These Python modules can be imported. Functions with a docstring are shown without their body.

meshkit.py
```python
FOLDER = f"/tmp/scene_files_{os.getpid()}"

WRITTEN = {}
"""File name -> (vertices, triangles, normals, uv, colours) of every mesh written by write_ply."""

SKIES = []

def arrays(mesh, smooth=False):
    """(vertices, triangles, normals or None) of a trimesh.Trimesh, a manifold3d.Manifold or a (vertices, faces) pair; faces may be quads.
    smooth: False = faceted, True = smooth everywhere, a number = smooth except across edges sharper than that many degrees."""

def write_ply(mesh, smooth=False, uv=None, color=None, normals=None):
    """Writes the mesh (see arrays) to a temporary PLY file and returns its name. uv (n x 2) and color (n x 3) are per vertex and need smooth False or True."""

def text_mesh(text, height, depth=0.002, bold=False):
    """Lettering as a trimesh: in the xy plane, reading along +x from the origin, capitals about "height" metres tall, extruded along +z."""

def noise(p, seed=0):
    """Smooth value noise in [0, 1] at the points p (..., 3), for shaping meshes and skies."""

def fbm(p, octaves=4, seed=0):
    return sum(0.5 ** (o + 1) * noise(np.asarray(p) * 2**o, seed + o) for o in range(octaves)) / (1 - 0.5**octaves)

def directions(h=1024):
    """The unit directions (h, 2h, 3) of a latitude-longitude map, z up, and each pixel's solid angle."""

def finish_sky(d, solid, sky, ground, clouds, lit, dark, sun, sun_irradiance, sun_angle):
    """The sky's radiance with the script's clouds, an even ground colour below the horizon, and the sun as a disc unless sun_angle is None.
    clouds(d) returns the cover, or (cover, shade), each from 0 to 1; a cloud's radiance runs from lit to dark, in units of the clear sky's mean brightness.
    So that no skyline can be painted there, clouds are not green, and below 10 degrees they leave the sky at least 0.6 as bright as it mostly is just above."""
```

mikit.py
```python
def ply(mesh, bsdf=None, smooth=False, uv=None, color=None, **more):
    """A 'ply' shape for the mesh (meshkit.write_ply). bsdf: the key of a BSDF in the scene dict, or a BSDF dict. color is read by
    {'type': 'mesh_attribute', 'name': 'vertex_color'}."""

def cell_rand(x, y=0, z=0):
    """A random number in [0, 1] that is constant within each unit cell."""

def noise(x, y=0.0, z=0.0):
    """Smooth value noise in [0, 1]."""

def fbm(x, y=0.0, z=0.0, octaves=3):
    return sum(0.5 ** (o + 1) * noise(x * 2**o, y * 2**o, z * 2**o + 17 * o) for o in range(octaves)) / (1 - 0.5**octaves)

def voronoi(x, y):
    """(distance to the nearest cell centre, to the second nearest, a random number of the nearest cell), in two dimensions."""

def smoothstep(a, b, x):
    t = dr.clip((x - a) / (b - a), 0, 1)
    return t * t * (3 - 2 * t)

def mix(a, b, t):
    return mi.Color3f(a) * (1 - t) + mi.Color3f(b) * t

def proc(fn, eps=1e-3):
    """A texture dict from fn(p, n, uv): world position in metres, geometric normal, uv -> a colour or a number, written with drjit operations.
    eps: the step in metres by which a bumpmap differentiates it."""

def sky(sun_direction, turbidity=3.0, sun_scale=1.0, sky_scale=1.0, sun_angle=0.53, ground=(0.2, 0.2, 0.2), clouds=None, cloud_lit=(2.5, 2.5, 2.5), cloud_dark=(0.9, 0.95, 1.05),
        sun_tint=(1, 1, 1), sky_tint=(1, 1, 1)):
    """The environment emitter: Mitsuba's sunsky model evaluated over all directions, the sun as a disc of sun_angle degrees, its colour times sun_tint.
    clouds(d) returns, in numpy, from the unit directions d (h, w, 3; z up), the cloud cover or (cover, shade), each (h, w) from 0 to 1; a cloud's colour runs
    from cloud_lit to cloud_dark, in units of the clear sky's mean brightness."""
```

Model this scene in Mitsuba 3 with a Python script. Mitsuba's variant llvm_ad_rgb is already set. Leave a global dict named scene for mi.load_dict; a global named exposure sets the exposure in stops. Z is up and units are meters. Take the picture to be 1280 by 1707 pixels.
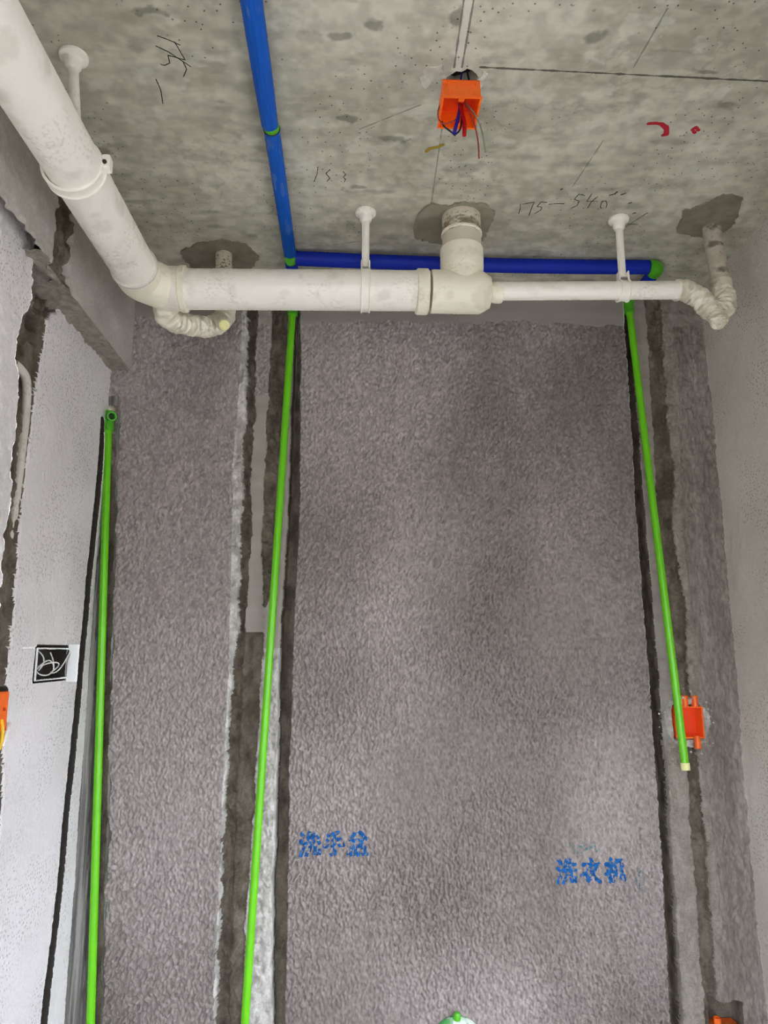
import math, numpy as np, trimesh, mitsuba as mi, drjit as dr, mikit, meshkit
from mikit import fbm, noise, voronoi, smoothstep, mix
from scipy.ndimage import gaussian_filter, zoom as ndzoom
from shapely.geometry import LineString, Polygon, Point
from shapely import contains_xy, union_all

T = mi.ScalarTransform4f
scene, labels = {}, {}
rng = np.random.default_rng(7)

# ---------------------------------------------------------------- camera, sky, exposure
# axes of the room seen from the camera (right, down, forward), measured from the vanishing points of the plumb and receding lines
FOC, CX, CY = 1221.12, 640.0, 853.5
AX = np.array([[0.99883583, 0.00763155, 0.04763129], [-0.04821926, 0.18604598, 0.98135712], [-0.00137233, -0.9825114, 0.18619738]])
CAM = np.array([0.0, 0.0, 1.45])
m = np.eye(4); m[:3, 0] = -AX[:, 0]; m[:3, 1] = -AX[:, 1]; m[:3, 2] = AX[:, 2]; m[:3, 3] = CAM
scene['camera'] = {'type': 'perspective', 'fov': math.degrees(2 * math.atan(640 / FOC)), 'fov_axis': 'x', 'near_clip': 0.02, 'far_clip': 200.0, 'to_world': T(m)}
scene['daylight'] = mikit.sky((0.2, -0.6, 0.75), turbidity=4.0, sun_scale=0.0, ground=(0.42, 0.40, 0.36),
                              clouds=lambda d: (np.full(d.shape[:2], 0.72), np.clip(0.5 - 0.4 * d[..., 2], 0, 1)), cloud_lit=(2.3, 2.35, 2.5), cloud_dark=(1.6, 1.65, 1.8))
exposure = 5.5

# ---------------------------------------------------------------- the room's measures (metres)
YB, ZC, XL, XR, XB = 2.30, 2.687, -0.778, 1.2135, -0.715      # back wall, ceiling, left and right wall, face of the beam
YF, YN = -1.60, 1.10                                          # rear wall, near end of the finely built part
def ray(u, v): return AX @ np.array([u - CX, v - CY, FOC])
def back(u, v, y=YB): d = ray(u, v); return CAM + d * (y / d[1])
def ceil(u, v, z=ZC): d = ray(u, v); return CAM + d * ((z - CAM[2]) / d[2])
def left(u, v, x=XL): d = ray(u, v); return CAM + d * (x / d[0])

# ---------------------------------------------------------------- materials
def S(r, g, b):                                               # sRGB 0..255 -> linear
    return [float(((c / 255 + 0.055) / 1.055) ** 2.4 if c > 10 else c / 255 / 12.92) for c in (r, g, b)]
def mat(name, color, rough=0.6, **kw):
    bump, bs = kw.pop('bump', None), kw.pop('bump_scale', 1.0)
    eps = kw.pop('eps', 1e-3)
    d = {'type': 'principled', 'base_color': mikit.proc(color) if callable(color) else {'type': 'rgb', 'value': list(color)}, 'roughness': rough, 'specular': kw.pop('specular', 0.4), **kw}
    if bump is not None: d = {'type': 'bumpmap', 'tex': mikit.proc(bump, eps=eps), 'scale': bs, 'bsdf': d}
    scene[name] = {'type': 'twosided', 'bsdf': d}
    return name
def segdist(x, y, a, b):
    dx, dy = b[0] - a[0], b[1] - a[1]
    t = dr.clip(((x - a[0]) * dx + (y - a[1]) * dy) / (dx * dx + dy * dy), 0, 1)
    return dr.sqrt(dr.square(x - a[0] - t * dx) + dr.square(y - a[1] - t * dy))
def lerp3(c, d, t): return mix(c, d, dr.clip(t, 0, 1))

def stucco_color(p, n, uv):
    a = fbm(p.x * 2.2, p.z * 1.1, 3.0, octaves=3)
    s = fbm(p.x * 6, p.z * .6, 7.0, octaves=3)
    g = fbm(p.x * 170, p.z * 105, p.y * 90, octaves=2)
    c = lerp3(S(119, 111, 107), S(147, 139, 136), smoothstep(.3, .7, a))
    c = c * (0.84 + 0.27 * s) * (0.58 + 0.84 * g)
    return c
mat('stucco', stucco_color, 0.85, specular=0.25)
def stucco2_color(p, n, uv):
    s = fbm(p.x * 30, p.z * 4, 2.0, octaves=3)
    return lerp3(S(112, 104, 98), S(150, 142, 136), s) * (0.62 + 0.76 * fbm(p.x * 200, p.z * 60, 1.0, octaves=2))
mat('stucco_dark', stucco2_color, 0.85, specular=0.25)
def smooth_color(p, n, uv):
    s = fbm(p.x * 6, p.z * 40, p.y * 6, octaves=3)
    return lerp3(S(138, 132, 124), S(160, 154, 147), s)
mat('smooth_plaster', smooth_color, 0.8, specular=0.25)
def streak_color(p, n, uv):
    s = fbm(p.x * 160, p.z * 3, 4.0, octaves=3)
    return lerp3(S(92, 89, 86), S(142, 139, 135), smoothstep(.3, .75, s))
mat('streaked_plaster', streak_color, 0.85, specular=0.25)
def chase_color(p, n, uv):
    s = fbm(p.x * 40, p.z * 22, p.y * 40, octaves=4)
    b = fbm(p.x * 8, p.z * 3, 9.0, octaves=2)
    c = lerp3(S(84, 76, 66), S(122, 113, 101), smoothstep(.2, .8, s))
    return c * (0.75 + 0.4 * b) * (0.8 + 0.4 * noise(p.x * 300, p.z * 300, p.y * 300))
mat('raw_mortar', chase_color, 0.9, specular=0.2)
def light_mortar_color(p, n, uv):
    s = fbm(p.x * 50, p.z * 30, p.y * 50, octaves=4)
    return lerp3(S(148, 144, 139), S(198, 194, 189), smoothstep(.2, .8, s)) * (0.85 + 0.3 * noise(p.x * 300, p.z * 300, p.y * 300))
mat('grey_mortar', lambda p, n, uv: lerp3(S(112, 106, 97), S(160, 153, 144), fbm(p.x * 50, p.z * 24, p.y * 50, octaves=4)) * (0.82 + 0.36 * noise(p.x * 300, p.z * 300, p.y * 300)), 0.9, specular=0.2)
mat('light_mortar', light_mortar_color, 0.9, specular=0.2)

def pits(a, b, sc, th):
    f1, f2, r = voronoi(a * sc, b * sc)
    return smoothstep(th, th * 0.4, f1) * smoothstep(0.45, 0.6, r)
def left_color(p, n, uv):
    w = fbm(p.y * 4, p.z * 4, 5.0, octaves=3)
    c = lerp3(S(196, 192, 190), S(224, 220, 220), w)
    k = pits(p.y * 1.3, p.z, 95.0, 0.33) * smoothstep(.35, .6, fbm(p.y * 9, p.z * 7, 2.0, octaves=2))
    return c * (1 - 0.42 * k) * (0.94 + 0.12 * noise(p.y * 300, p.z * 300, 0.0))
mat('left_plaster', left_color, 0.8, specular=0.25)
def right_color(p, n, uv):
    w = fbm(p.y * 3, p.z * 3, 11.0, octaves=3)
    c = lerp3(S(188, 181, 172), S(216, 210, 202), w)
    k = pits(p.y * 1.2, p.z, 90.0, 0.30) * smoothstep(.3, .6, fbm(p.y * 8, p.z * 8, 6.0, octaves=2))
    return c * (1 - 0.5 * k) * (0.94 + 0.12 * noise(p.y * 260, p.z * 260, 3.0))
def right_bump(p, n, uv): return fbm(p.y * 120, p.z * 120, 1.0, octaves=2) * 0.0016 + fbm(p.y * 12, p.z * 12, 4.0, octaves=2) * 0.004
mat('right_plaster', right_color, 0.8, specular=0.25, bump=right_bump)
def beam_color(p, n, uv):
    s = fbm(p.y * 8, p.z * 14, p.x * 8, octaves=3)
    return lerp3(S(150, 145, 138), S(190, 186, 180), s) * (0.92 + 0.16 * noise(p.y * 200, p.z * 200, p.x * 200))
mat('beam_plaster', beam_color, 0.85, specular=0.25)

# formwork concrete of the ceiling: blotches, pin holes, cracks
def cp(u, v): q = ceil(u, v); return (float(q[0]), float(q[1]))
BLOBS_L = [((332, 262), .060, .028), ((375, 228), .040, .020), ((335, 345), .034, .020), ((388, 325), .030, .020), ((430, 350), .034, .022), ((355, 300), .030, .02), ((1110, 110), .10, .05), ((870, 195), .09, .04), ((700, 300), .05, .03)]
BLOBS_D = [((988, 63), .032, .022), ((617, 42), .020, .014), ((578, 198), .026, .009), ((600, 312), .034, .010), ((1180, 120), .03, .008), ((650, 230), .03, .012), ((760, 30), .014, .02), ((250, 18), .03, .01), ((1215, 175), .026, .018), ((560, 60), .03, .012), ((160, 250), .05, .02)]
SEAM = [cp(800, 112), cp(1290, 136)]
RIB = [[cp(776, -20), cp(757, 112)], [cp(793, -20), cp(770, 112)]]
HAIR = [[cp(738, 205), cp(718, 345)], [cp(1112, 15), cp(1056, 112)], [cp(1005, 235), cp(955, 310)], [cp(600, 402), cp(545, 410)], [cp(700, 175), cp(600, 215)]]
def ceil_color(p, n, uv):
    x, y = p.x, p.y
    a = fbm(x * 3.2, y * 3.2, 1.0, octaves=3)
    b = fbm(x * 9, y * 34, 2.0, octaves=4)
    c = fbm(x * 40, y * 40, 3.0, octaves=3)
    col = lerp3(S(162, 159, 142), S(196, 193, 177), smoothstep(.25, .75, a * .6 + b * .4))
    col = col * (0.88 + 0.24 * smoothstep(.2, .8, c))
    col = lerp3(col, mi.Color3f(S(214, 214, 202)), smoothstep(.60, .74, fbm(x * 18, y * 22, 6.0, octaves=4)) * .30)
    col = lerp3(col, mi.Color3f(S(104, 101, 88)), smoothstep(.64, .80, fbm(x * 10, y * 26, 8.0, octaves=4)) * .35)
    wob = fbm(x * 38, y * 38, 9.0, octaves=4) * 2.0 + 0.05
    for (uvp, rx, ry) in BLOBS_L:
        cxy = cp(*uvp)
        d = dr.sqrt(dr.square((x - cxy[0]) / rx) + dr.square((y - cxy[1]) / ry)) * wob
        col = lerp3(col, mi.Color3f(S(186, 183, 168)), smoothstep(1.05, .75, d) * .28)
        col = lerp3(col, mi.Color3f(S(120, 116, 100)), smoothstep(.22, .02, dr.abs(d - 1.05)) * .22)
    for (uvp, rx, ry) in BLOBS_D:
        cxy = cp(*uvp)
        d = dr.sqrt(dr.square((x - cxy[0]) / rx) + dr.square((y - cxy[1]) / ry)) * wob
        col = lerp3(col, mi.Color3f(S(98, 95, 84)), smoothstep(1.15, .5, d) * .6)
    e = fbm(x * 60, y * 60, 12.0, octaves=2)
    col = lerp3(col, mi.Color3f(S(58, 55, 48)), smoothstep(.0034, .0012, segdist(x, y, *SEAM) + (e - .5) * .004) * .85)
    rr = smoothstep(.012, .006, segdist(x, y, ((RIB[0][0][0] + RIB[1][0][0]) / 2, RIB[0][0][1]), ((RIB[0][1][0] + RIB[1][1][0]) / 2, RIB[0][1][1])) + (e - .5) * .012)
    col = lerp3(col, mi.Color3f(S(216, 215, 204)), rr * .6)
    for s in RIB: col = lerp3(col, mi.Color3f(S(84, 80, 70)), smoothstep(.0026, .0010, segdist(x, y, *s) + (e - .5) * .003) * .75)
    for s in HAIR: col = lerp3(col, mi.Color3f(S(96, 92, 80)), smoothstep(.0022, .0008, segdist(x, y, *s) + (e - .5) * .003) * .6)
    k = pits(x, y, 42.0, 0.11) * smoothstep(.45, .62, fbm(x * 6, y * 6, 15.0, octaves=2))
    return col * (1 - 0.8 * k)
def ceil_bump(p, n, uv): return fbm(p.x * 16, p.y * 40, 2.0, octaves=4) * 0.0014 + fbm(p.x * 120, p.y * 120, 4.0, octaves=2) * 0.0005
mat('concrete', ceil_color, 0.8, specular=0.3, bump=ceil_bump)
def patch_color(p, n, uv):
    return lerp3(S(120, 116, 100), S(160, 156, 138), fbm(p.x * 30, p.y * 30, p.z * 30, octaves=4))
def patch_bump(p, n, uv): return fbm(p.x * 90, p.y * 90, p.z * 90, octaves=3) * 0.005
mat('patch_mortar', patch_color, 0.9, specular=0.2, bump=patch_bump)
mat('brown_mortar', lambda p, n, uv: lerp3(S(104, 98, 84), S(150, 143, 127), fbm(p.x * 30, p.y * 30, p.z * 30, octaves=4)), 0.9, specular=0.2, bump=patch_bump)
mat('floor_concrete', lambda p, n, uv: lerp3(S(112, 107, 98), S(140, 134, 124), fbm(p.x * 5, p.y * 5, 0.0, octaves=4)), 0.85)
mat('plain_wall', lambda p, n, uv: lerp3(S(140, 136, 130), S(166, 161, 155), fbm(p.x * 4, p.y * 4, p.z * 4, octaves=3)), 0.85)
mat('white_plaster', lambda p, n, uv: lerp3(S(176, 173, 160), S(226, 224, 214), fbm(p.x * 60, p.y * 60, 0.0, octaves=3)), 0.9, specular=0.2)
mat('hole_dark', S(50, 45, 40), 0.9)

def pvc(c0, c1, dirt, amount, sc=1.0):
    def f(p, n, uv):
        a = fbm(p.x * 22 * sc, p.y * 22 * sc, p.z * 22 * sc, octaves=4)
        s = smoothstep(.60, .68, noise(p.x * 190, p.y * 190, p.z * 190)) * smoothstep(.5, .66, fbm(p.x * 14, p.y * 14, p.z * 14, octaves=2))
        c = lerp3(c0, c1, a)
        c = lerp3(c, mi.Color3f(dirt), smoothstep(.52, .75, a) * amount + s * amount * .8)
        return c
    return f
mat('pvc_white', pvc(S(236, 232, 221), S(242, 239, 230), S(176, 168, 148), .28), 0.32, specular=0.5)
mat('pvc_pink', pvc(S(226, 218, 206), S(232, 226, 214), S(190, 180, 160), .3), 0.4, specular=0.5)
mat('pvc_cream', pvc(S(232, 226, 204), S(238, 234, 216), S(178, 164, 130), .32), 0.35, specular=0.5)
mat('pvc_dirty', pvc(S(196, 186, 166), S(216, 208, 192), S(122, 110, 88), .95), 0.6, specular=0.4)
mat('pvc_mortared', pvc(S(150, 140, 120), S(214, 208, 196), S(100, 90, 72), .9, 1.6), 0.7, specular=0.3)
mat('pvc_grey', pvc(S(206, 202, 192), S(216, 212, 204), S(150, 144, 132), .5), 0.45)
def wrap_bump(p, n, uv): return fbm(uv.x * 9, uv.y * 110, 2.0, octaves=3) * 0.012
mat('plastic_film', pvc(S(224, 216, 192), S(240, 236, 222), S(182, 168, 136), .5), 0.22, specular=0.6, clearcoat=0.6, clearcoat_gloss=0.85, bump=wrap_bump)
def blue_color(p, n, uv):
    f = fbm(uv.x * 60, uv.y * 14, 1.0, octaves=3)
    c = lerp3(S(0, 70, 164), S(10, 92, 194), f)
    dust = smoothstep(.62, .78, fbm(p.x * 60, p.y * 20, p.z * 60, octaves=3))
    return lerp3(c, mi.Color3f(S(110, 150, 206)), dust * .3)
mat('blue_sleeve', blue_color, 0.55, specular=0.35, bump=lambda p, n, uv: fbm(uv.x * 70, uv.y * 10, 0.0, octaves=2) * 0.0006)
def blue2_color(p, n, uv):
    f = fbm(uv.x * 60, uv.y * 6, 4.0, octaves=3)
    return lerp3(S(0, 26, 146), S(3, 44, 180), f)
mat('deep_blue_sleeve', blue2_color, 0.55, specular=0.35)
mat('green_pipe', lambda p, n, uv: lerp3(S(102, 192, 22), S(56, 132, 10), smoothstep(.022, .012, dr.abs(uv.x - .30))) * (0.92 + 0.16 * fbm(p.x * 30, p.y * 30, p.z * 12, octaves=2)), 0.3, specular=0.5)
mat('green_fitting', lambda p, n, uv: lerp3(S(64, 156, 22), S(80, 176, 32), fbm(p.x * 40, p.y * 40, p.z * 40, octaves=2)), 0.35, specular=0.5)
mat('green_dark', S(10, 66, 14), 0.5)
mat('cream_cap', S(226, 222, 160), 0.4)
mat('orange_plastic', lambda p, n, uv: lerp3(S(236, 92, 14), S(244, 112, 30), fbm(p.x * 60, p.y * 60, p.z * 60, octaves=2)), 0.35, specular=0.5)
mat('orange_inside', S(224, 66, 14), 0.4)
mat('wire_red', S(170, 20, 26), 0.35)
mat('wire_blue', S(24, 34, 140), 0.35)
mat('wire_black', S(34, 34, 46), 0.4)
mat('wire_grey', S(128, 140, 124), 0.4)
mat('wire_brown', S(150, 60, 56), 0.4)
mat('wire_white', S(226, 224, 220), 0.4)
mat('wire_yellow', S(232, 190, 40), 0.4)
mat('white_plastic', S(236, 238, 238), 0.4)
mat('metal', S(150, 150, 150), 0.35, metallic=0.9)
mat('pencil', S(34, 33, 30), 0.8)
mat('red_paint', S(168, 34, 48), 0.7)
mat('ochre_paint', S(150, 130, 50), 0.8)
mat('blue_spray', lambda p, n, uv: lerp3(S(18, 70, 128), S(40, 100, 160), noise(p.x * 150, p.z * 150, 0.0)), 0.8, specular=0.2)
mat('teal_spray', S(82, 112, 116), 0.85, specular=0.2)
def dome_color(p, n, uv):
    s = fbm(p.x * 45, p.z * 45, p.y * 45, octaves=3)
    return lerp3(S(70, 150, 78), S(196, 206, 196), smoothstep(.38, .62, s))
mat('green_white_plaster', dome_color, 0.6)

# ---------------------------------------------------------------- mesh helpers
def numbered(k):
    if k not in scene and k not in labels: return k
    i = 1
    while f'{k}_{i:03d}' in scene or f'{k}_{i:03d}' in labels: i += 1
    return f'{k}_{i:03d}'
def thing(name, label, cat, group=None):
    k = numbered(name); labels[k] = {'label': label, 'category': cat}
    if group: labels[k]['group'] = group
    return k
def obj(name, mesh, m, parent=None, smooth=35, uv=None, label=None, kind=None):
    k = numbered((parent + '__' if parent else '') + name)
    if uv is not None: smooth = True
    scene[k] = mikit.ply(mesh, m, smooth=smooth, uv=uv)
    if label: labels.setdefault(k, {})['label'] = label
    if kind: labels.setdefault(k, {})['kind'] = kind
    return k
def struct(name, mesh, m, label=None, **kw):
    k = obj(name, mesh, m, **kw); labels[k] = {'kind': 'structure', 'category': name.split('_')[0]}
    labels[k]['label'] = label
    return k
def cat(*ms): return trimesh.util.concatenate([x if isinstance(x, trimesh.Trimesh) else trimesh.Trimesh(x[0], x[1], process=False) for x in ms])
def box(c, s, rot=None):
    b = trimesh.creation.box(s)
    if rot is not None: b.apply_transform(trimesh.transformations.euler_matrix(*rot))
    b.apply_translation(c); return b
def bevel_box(c, s, r=0.0015, rot=None):
    h = np.array(s) / 2
    pts = []
    for sx in (-1, 1):
        for sy in (-1, 1):
            for sz in (-1, 1):
                q = np.array([sx, sy, sz]) * h
                for k in range(3):
                    o = q - np.array([sx, sy, sz]) * r; o[k] = q[k]; pts.append(o)
    b = trimesh.convex.convex_hull(np.array(pts))
    if rot is not None: b.apply_transform(trimesh.transformations.euler_matrix(*rot))
    b.apply_translation(c); return b
def spline(pts, n=40):
    from scipy.interpolate import CubicSpline
    p = np.array(pts, float); t = np.r_[0, np.cumsum(np.linalg.norm(np.diff(p, axis=0), axis=1))]
    return CubicSpline(t, p)(np.linspace(0, t[-1], n))
def fillet(pts, r, n=8):
    p = [np.array(q, float) for q in pts]; out = [p[0]]
    for a, b, c in zip(p, p[1:], p[2:]):
        u, w = (a - b) / np.linalg.norm(a - b), (c - b) / np.linalg.norm(c - b)
        th = math.acos(np.clip(u @ w, -1, 1)); t = min(r / math.tan(th / 2), .49 * np.linalg.norm(a - b), .49 * np.linalg.norm(c - b))
        for s in np.linspace(0, 1, n): out.append((1 - s) ** 2 * (b + u * t) + 2 * s * (1 - s) * b + s * s * (b + w * t))
    return np.array(out + [p[-1]])
def tube(pts, r, n=28, caps=True, bumps=None, ref=(0.03, -1, 0.02)):
    """(vertices, faces, uv) of a round tube along pts; r one radius or one per point; u runs round it, v along it in metres."""
    p = np.array(pts, float); k = len(p); r = np.broadcast_to(np.asarray(r, float), (k,))
    t = np.gradient(p, axis=0); t /= np.linalg.norm(t, axis=1, keepdims=True)
    a = np.cross(t[0], ref)
    if np.linalg.norm(a) < .1: a = np.cross(t[0], (0, .2, 1))
    a /= np.linalg.norm(a); V, UV = [], []; s = 0
    for i in range(k):
        a = a - t[i] * (a @ t[i]); a /= np.linalg.norm(a); b = np.cross(t[i], a)
        if i: s += np.linalg.norm(p[i] - p[i - 1])
        ang = np.linspace(0, 2 * math.pi, n + 1)
        rr = r[i] * (1 + (bumps(s, ang) if bumps else 0 * ang))
        V.append(p[i] + rr[:, None] * (np.cos(ang)[:, None] * a + np.sin(ang)[:, None] * b)); UV.append(np.c_[ang / (2 * math.pi), np.full(n + 1, s)])
    V, UV = np.vstack(V), np.vstack(UV); F = []
    for i in range(k - 1):
        j = np.arange(n); o = i * (n + 1)
        F += [np.c_[o + j, o + j + 1, o + n + 1 + j + 1], np.c_[o + j, o + n + 1 + j + 1, o + n + 1 + j]]
    F = np.vstack(F)
    if caps:
        for i, rev in ((0, 1), (k - 1, 0)):
            o = len(V); V = np.vstack([V, V[i * (n + 1):(i + 1) * (n + 1)], p[i]]); UV = np.vstack([UV, UV[i * (n + 1):(i + 1) * (n + 1)], UV[i * (n + 1)]])
            j = np.arange(n); f = np.c_[o + j, o + j + 1, np.full(n, o + n + 1)]; F = np.vstack([F, f[:, ::-1] if rev else f])
    return V, F, UV
def ptube(name, pts, r, m, parent=None, label=None, **kw):
    V, F, UV = tube(pts, r, **kw)
    fn = trimesh.Trimesh(V, F, process=False); fn.fix_normals() if False else None
    return obj(name, (V, F), m, parent, uv=UV, label=label)
def lathe(prof, n=32):                                        # profile of (r, z), revolved about z
    return trimesh.creation.revolve(np.array(prof), sections=n)
def place(mesh, o, axis=(0, 0, 1)):
    mm = mesh.copy(); mm.apply_transform(trimesh.geometry.align_vectors((0, 0, 1), np.array(axis, float) / np.linalg.norm(axis))); mm.apply_translation(o); return mm
def ring(o, axis, r0, r1, w, ch=0.0012, n=40):
    return place(lathe([(r0, -w / 2), (r1 - ch, -w / 2), (r1, -w / 2 + ch), (r1, w / 2 - ch), (r1 - ch, w / 2), (r0, w / 2), (r0, -w / 2)], n), o, axis)
def grid_faces(nr, nc):
    i = np.arange(nr * nc).reshape(nr, nc)
    a, b, c, d = i[:-1, :-1], i[:-1, 1:], i[1:, 1:], i[1:, :-1]
    return np.stack([np.stack([a, b, c], -1), np.stack([a, c, d], -1)], 2)     # (nr-1, nc-1, 2, 3)
def white(shape, sx, sy):
    w = gaussian_filter(rng.standard_normal(shape), (sy, sx), mode='wrap'); return w / w.std()
def sub(V, F):
    u, inv = np.unique(F.ravel(), return_inverse=True); return V[u], inv.reshape(-1, 3)
def wobble(n, s, amp): 
    w = gaussian_filter(rng.standard_normal(n), s, mode='wrap'); return w / w.std() * amp

# ================================================================ STRUCTURE
# ---- back wall: stucco panels and two sawn chases, as one relief
g = 0.0023
xs, zs = np.arange(XL - .012, XR + .012, g), np.arange(0.30, ZC + .001, g)
Xg, Zg = np.meshgrid(xs, zs); sh = Xg.shape
def bnd(pts, amp=.0016, s=3):
    q = np.array([back(*p) for p in pts]); o = np.argsort(q[:, 2])
    w = wobble(sh[0], 1.2, amp * .45) + wobble(sh[0], 4, amp * .7) + wobble(sh[0], 16, amp * .6)
    return (np.interp(zs, q[o, 2], q[o, 0]) + w)[:, None]
L = [bnd(p, a) for p, a in (
    ([(403, 520), (400, 594), (394, 700), (388, 758), (386, 898), (382, 1017), (379, 1134), (372, 1275), (367, 1395), (361, 1538), (354, 1693)], .0010),
    ([(413, 520), (410, 594), (407, 700), (403, 758), (400, 898), (396, 1017), (387, 1134), (377, 1275), (371, 1395), (366, 1538), (359, 1693)], .0035),
    ([(427, 520), (422, 594), (422, 700), (416, 780), (416, 898), (408, 1017), (403, 1134), (395, 1275), (390, 1395), (385, 1538), (379, 1693)], .0025),
    ([(454, 520), (451, 594), (444, 700), (443, 780), (436, 898), (438, 1017), (434, 1134), (426, 1275), (419, 1395), (408, 1538), (403, 1693)], .0020),
    ([(478, 520), (476, 594), (471, 700), (465, 780), (457, 898), (449, 985), (440, 1017), (436, 1134), (429, 1275), (422, 1395), (411, 1538), (406, 1693)], .0015),
    ([(490, 520), (489, 594), (485, 700), (482, 780), (478, 898), (470, 1017), (465, 1134), (462, 1275), (458, 1395), (453, 1538), (453, 1693)], .0014),
    ([(499, 520), (499, 700), (497, 898), (489, 1017), (486, 1134), (480, 1275), (479, 1395), (477, 1538), (473, 1693)], .0009))]
R = [bnd(p, a) for p, a in (
    ([(1044, 554), (1052, 677), (1058, 775), (1064, 886), (1075, 1017), (1082, 1111), (1095, 1286), (1109, 1500), (1118, 1690)], .0009),
    ([(1056, 554), (1062, 677), (1070, 775), (1079, 886), (1090, 1017), (1098, 1111), (1112, 1286), (1126, 1500), (1138, 1690)], .0016),
    ([(1083, 554), (1089, 677), (1096, 775), (1100, 886), (1112, 1017), (1120, 1111), (1149, 1286), (1165, 1500), (1180, 1690)], .0020),
    ([(1106, 554), (1112, 677), (1124, 775), (1124, 886), (1144, 1017), (1146, 1111), (1167, 1286), (1186, 1500), (1198, 1690)], .0026),
    ([(1121, 554), (1128, 677), (1133, 775), (1138, 886), (1152, 1017), (1163, 1111), (1179, 1286), (1196, 1500), (1203, 1690)], .0012))]
def vrow(v): return back(640, v)[2]
PX0, PX1 = back(183, 690), back(152, 1707)
pipe_x = PX0[0] + (PX0[2] - Zg) / (PX0[2] - PX1[2]) * (PX1[0] - PX0[0])
corner = (np.abs(Xg - pipe_x) < .022 + wobble(sh[0], 6, .0015)[:, None]) & (Zg < PX0[2] + .03)
streak = (Xg < pipe_x + .03 + wobble(sh[0], 6, .003)[:, None]) & (Zg < PX0[2] + .06) & ~corner
top_edge = vrow(536) + wobble(sh[1], 5, .004)[None, :] + wobble(sh[1], 40, .004)[None, :]
panel = np.ones(sh, bool)
depth, rough = np.zeros(sh), np.zeros(sh)
zone = np.zeros(sh, np.int8)                                  # 0 stucco 1 dark stucco 2 smooth 3 streaked 4 raw mortar 5 light mortar
def put(mask, z, d, r=0.0): zone[mask] = z; depth[mask] = np.broadcast_to(d, sh)[mask]; rough[mask] = r
def between(a, b): return (Xg >= a) & (Xg < b)
put(between(L[0], L[1]), 5, .004, 1.0)
put(between(L[1], L[2]), 4, .040, 1.2)
mid = between(L[2], L[3])
put(mid & (Zg > vrow(662)), 0, .006, .4)
put(mid & (Zg <= vrow(662)) & (Zg > vrow(1055)), 2, .013, .15)
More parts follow.
